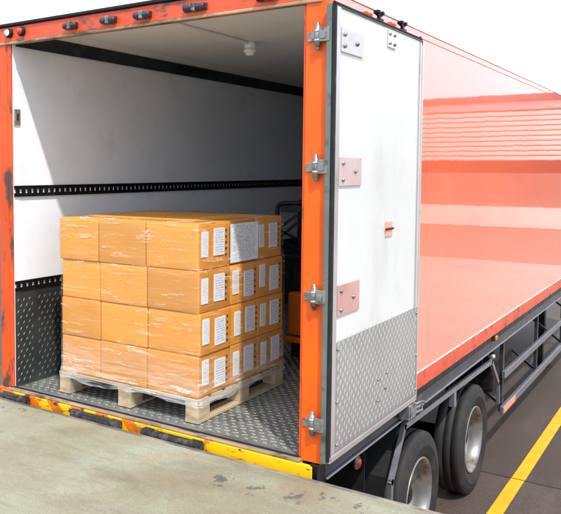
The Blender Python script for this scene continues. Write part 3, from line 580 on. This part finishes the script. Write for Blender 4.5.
# ------------------------------------------------------------------ pallet
PX0, PX1, PY0, PY1 = .372, 1.640, .118, 1.330
pl = thing('wooden_pallet', 'pale wooden pallet on the tread-plate trailer floor, under the stacked boxes', 'pallet', ((PX0 + PX1) / 2, (PY0 + PY1) / 2, 0))
PZ = .0055
nb = 7; wb = .135; gp = (PY1 - PY0 - nb * wb) / (nb - 1)
for i in range(nb):                 # deck boards run across, nearest one faces the dock
    y0 = PY0 + i * (wb + gp); part('deck_board', MB().cbox(PX0, PX1, y0, y0 + wb, .146, .166, .002), 'pallet_wood_side', pl)
xs = [(PX0, PX0 + .11), ((PX0 + PX1) / 2 - .06, (PX0 + PX1) / 2 + .06), (PX1 - .11, PX1)]
ys = [(PY0 + .002, PY0 + .145), ((PY0 + PY1) / 2 - .07, (PY0 + PY1) / 2 + .07), (PY1 - .145, PY1 - .002)]
for (x0, x1) in xs:
    part('stringer_board', MB().cbox(x0, x1, PY0 + .001, PY1 - .001, .125, .1455, .002), 'pallet_wood', pl)
    part('bottom_board', MB().cbox(x0 + .001, x1 - .001, PY0, PY1, PZ, PZ + .021, .002), 'pallet_wood', pl)
    for (y0, y1) in ys: part('block', MB().cbox(x0 + .003, x1 - .003, y0, y1, PZ + .0215, .1245, .003), 'pallet_wood', pl)

# ------------------------------------------------------------------ boxes
XE = [.388, .770, 1.196, 1.630]; YEd = [.132, .540, .918, 1.326]; ZE = [.1665, .452, .738, 1.022, 1.334]
LN = ('bottom layer', 'second layer from the bottom', 'third layer from the bottom', 'top layer')
CN = ('left', 'middle', 'right'); RN = ('front row', 'middle row', 'back row')
ink = None
for l in range(4):
    for r in range(3):
        for c in range(3):
            j = lambda s: random.uniform(-s, s)
            dx = (-.014 if l == 3 else 0) + (.004 if l == 1 else 0)
            x0, x1 = XE[c] + .003 + dx + j(.002), XE[c + 1] - .003 + dx
            y0, y1 = YEd[r] + .003 + j(.002), YEd[r + 1] - .003
            if c == 2: x1 += j(.006)
            if r == 0: y0 += j(.006)
            z0, z1 = ZE[l] + .0008, ZE[l + 1] - .0008
            cx_, cy_ = (x0 + x1) / 2, (y0 + y1) / 2; hx, hy = (x1 - x0) / 2, (y1 - y0) / 2
            b = bmesh.new(); bmesh.ops.create_cube(b, size=1)
            for v in b.verts: v.co = Vector((v.co.x * (x1 - x0), v.co.y * (y1 - y0), (v.co.z + .5) * (z1 - z0 - .005)))
            bmesh.ops.bevel(b, geom=list(b.edges), offset=.007, segments=3, affect='EDGES', profile=.5)
            bmesh.ops.subdivide_edges(b, edges=[e for e in b.edges if e.calc_length() > .1], cuts=5, use_grid_fill=True)
            ph = random.uniform(0, 6)
            for v in b.verts:      # slightly bulged and dented faces
                fx, fy, fz = 1 - (v.co.x / hx) ** 2, 1 - (v.co.y / hy) ** 2, 1 - (2 * v.co.z / (z1 - z0) - 1) ** 2
                q = .0024 * math.sin(9 * v.co.x + 7 * v.co.y + 8 * v.co.z + ph)
                if abs(v.co.x) > hx - .001: v.co.x += math.copysign(max(0, fy) * max(0, fz), v.co.x) * q
                if abs(v.co.y) > hy - .001: v.co.y += math.copysign(max(0, fx) * max(0, fz), v.co.y) * q
            b.verts.index_update(); mb = MB(); mb.add([v.co for v in b.verts], [[v.index for v in f.verts] for f in b.faces], True); b.free()
            bx = part('cardboard_box', mb, 'cardboard', None)
            bx.data.set_sharp_from_angle(angle=math.radians(35))
            bx.location = (cx_, cy_, z0); bx.rotation_euler = (0, 0, j(.006))
            pos = 'corner' if (c != 1 and r != 1) else ('centre' if c == 1 and r == 1 else 'column')
            bx['label'] = 'cardboard box, %s of the load, %s, %s %s' % (LN[l], RN[r], CN[c], pos)
            if l == 3 and r == 1 and c == 2: bx['label'] = 'top-layer cardboard box with the large white sheet on its side'
            bx['category'] = 'box'; bx['group'] = 'cardboard boxes stacked on the pallet'
            h = z1 - z0
            for sg_ in (-1, 1):       # two lid flaps meeting under the tape
                fb = MB().cbox(-hx + .004, hx - .004, (.002 if sg_ > 0 else -hy + .004), (hy - .004 if sg_ > 0 else -.002), h - .0052, h - .0012, .0012)
                fo = part('flap', fb, 'cardboard', None); fo.parent = bx
            tp_ = part('tape', MB().box(-hx + .0005, hx - .0005, -.024, .024, h - .0012, h - .0006), 'tape', None); tp_.parent = bx
            if c == 2:                # printed labels on the side that faces the open door
                xf = hx + .0052; yb = -hy
                sh_ = j(.012); sv = j(.012)
                la = part('narrow_label', MB().box(hx - .002, xf, yb + .040 + sh_, yb + .118 + sh_, h - .215 + sv, h - .045 + sv), 'narrow_label_paper', None); la.parent = bx; la.rotation_euler.x = j(.02)
                if not (l == 3 and r == 1):
                    lb = part('wide_label', MB().box(hx - .002, xf, yb + .195 + sh_, yb + .325 + sh_, h - .235 - sv, h - .05 - sv), 'label_paper', None); lb.parent = bx; lb.rotation_euler.x = j(.02)
                    mk = MB(); [mk.box(hx - .002, xf - .0008, yb + .344 + sh_, yb + .357 + sh_, h - .067 - k_ * .042, h - .052 - k_ * .042) for k_ in range(5)]
                    lc = part('printed_marks', mk, 'black_ink', None, 'stuff'); lc.parent = bx
# sheet stuck on the load
b = MB(); n = 8
V = [(1.6235 + .0015 * math.sin(3 * math.pi * i / n) + (.004 if i == n else 0), .535 + i * .385 / n, z) for z in (1.038, 1.312) for i in range(n + 1)]
V2 = [(x + .0012, y, z) for x, y, z in V]
b.add(V, [(i, i + 1, n + 2 + i, n + 1 + i) for i in range(n)], True); b.add(V2, [(i, n + 1 + i, n + 2 + i, i + 1) for i in range(n)], True)
ps = part('packing_sheet', b, 'sheet_paper', None, loc=(1.623, .73, 1.04))
ps['label'] = 'large white printed sheet on the side of a top-layer box'; ps['category'] = 'paper sheet'

# ------------------------------------------------------------------ stretch wrap
from mathutils import noise as mn
def wrap():
    x0, x1, y0, y1 = .381, 1.6425, .1225, 1.336
    per = []; n = 64
    def seg(a, b_, m_):
        for i in range(m_): per.append((a[0] + (b_[0] - a[0]) * i / m_, a[1] + (b_[1] - a[1]) * i / m_))
    c = .01
    seg((x0 + c, y0), (x1 - c, y0), 110); seg((x1 - c, y0), (x1, y0 + c), 2); seg((x1, y0 + c), (x1, y1 - c), 100); seg((x1, y1 - c), (x1 - c, y1), 2)
    seg((x1 - c, y1), (x0 + c, y1), 60); seg((x0 + c, y1), (x0, y1 - c), 2); seg((x0, y1 - c), (x0, y0 + c), 60); seg((x0, y0 + c), (x0 + c, y0), 2)
    k = len(per); m_ = 80; V = []; F = []
    for i in range(m_ + 1):
        t = i / m_
        for jj, (x, y) in enumerate(per):
            zb = .105 + .03 * mn.noise(Vector((x * 5, y * 5, 0))) + .018 * abs(math.sin(x * 9)) ; zt = 1.338
            z = zb + (zt - zb) * t
            q = .005 * mn.noise(Vector((x * 2.2, y * 2.2, z * 16))) + .003 * mn.noise(Vector((x * 7 + z * 4, y * 7, z * 34)))
            nx = -1 if abs(x - x0) < .001 else (1 if abs(x - x1) < .001 else 0); ny = -1 if abs(y - y0) < .001 else (1 if abs(y - y1) < .001 else 0)
            dl = -.014 * min(1, max(0, (t - .74) / .03)); q += .0135 * min(1, max(0, (.215 - z) / .03))
            V.append((x + nx * max(q, -.004) + dl, y + ny * max(q, -.004), z))
    for i in range(m_):
        for jj in range(k): F.append((i * k + jj, i * k + (jj + 1) % k, (i + 1) * k + (jj + 1) % k, (i + 1) * k + jj))
    base = m_ * k; o2 = len(V)          # gathered rim folded onto the top
    for s_ in range(1, 6):
        for jj, (x, y) in enumerate(per):
            cx, cy = (x0 + x1) / 2, (y0 + y1) / 2; inn = s_ * (.030 + .012 * mn.noise(Vector((x * 6, y * 6, 3))))
            sx, sy = (cx - x) / .65, (cy - y) / .65
            V.append((x + sx * inn - .014, y + sy * inn, 1.341 + .006 * max(0, mn.noise(Vector((x * 11, y * 11, s_ * 1.7))))))
    for s_ in range(5):
        a = base if s_ == 0 else o2 + (s_ - 1) * k; b_ = o2 + s_ * k
        for jj in range(k): F.append((a + jj, a + (jj + 1) % k, b_ + (jj + 1) % k, b_ + jj))
    return MB().add(V, F, True)
sw = part('stretch_wrap', wrap(), 'clear_film', None, loc=(1.0, .73, .12))
sw['label'] = 'clear crinkled stretch film wound around the stacked boxes'; sw['category'] = 'plastic wrap'

# ------------------------------------------------------------------ pallet stacker deeper in the trailer
st = thing('pallet_stacker', 'black pallet stacker with an orange body behind the boxes', 'stacker', (1.75, 2.2, 0))
S0 = 1.90
part('body', MB().cbox(1.375, 2.15, S0, S0 + .55, .262, .635, .025), 'stacker_orange', st)
part('body_lip', MB().cbox(1.36, 2.165, S0 - .02, S0 + .56, .20, .250, .012), 'stacker_orange', st)
part('base_frame', MB().cbox(1.40, 2.12, S0 + .03, S0 + .52, .07, .199, .01), 'black_steel', st)
part('battery_box', MB().cbox(1.37, 2.15, S0 + .08, S0 + .5, .637, .93, .015), 'black_rubber', st)
for xx in (1.455, 2.06):
    part('mast_column', MB().cbox(xx - .045, xx + .045, S0 + .10, S0 + .2, .931, 1.43, .006), 'black_steel', st)
part('guard_frame', MB().tube([(1.275, S0, .95), (1.268, S0, 1.34), (1.275, S0, 1.372), (1.295, S0, 1.392), (1.33, S0, 1.402), (1.75, S0, 1.42), (2.17, S0, 1.402), (2.21, S0, 1.39), (2.23, S0, 1.36), (2.235, S0, .95)], .02, 10)
     .cbox(1.262, 2.25, S0 - .02, S0 + .08, .92, .955, .006), 'black_steel', st)
part('guard_plate', MB().cbox(1.30, 2.2, S0 - .005, S0 + .01, 1.325, 1.385, .004), 'black_rubber', st)
for (a, c) in (((1.29, 1.19), (1.45, 1.30)), ((1.29, 1.10), (1.45, 1.235)), ((1.29, 1.165), (1.45, 1.10)), ((1.29, 1.09), (1.45, 1.02)), ((2.22, 1.19), (2.06, 1.30)), ((2.22, 1.165), (2.06, 1.08))):
    part('lattice_brace', MB().bar((a[0], S0 + .01, a[1]), (c[0], S0 + .01, c[1]), .012, .022), 'black_steel', st)
for xx in (1.52, 1.98):
    part('fork', MB().cbox(xx - .08, xx + .08, S0 + .52, S0 + 1.65, .07, .12, .01), 'black_steel', st)
for (xx, yy) in ((1.5, S0 + .2), (2.0, S0 + .2), (1.52, S0 + 1.5), (1.98, S0 + 1.5)):
    part('wheel', MB().lathe([(.001, -.03), (.036, -.03), (.04, -.025), (.04, .025), (.036, .03), (.001, .03)], (xx, yy, .0445), 'x', 20), 'black_rubber', st)
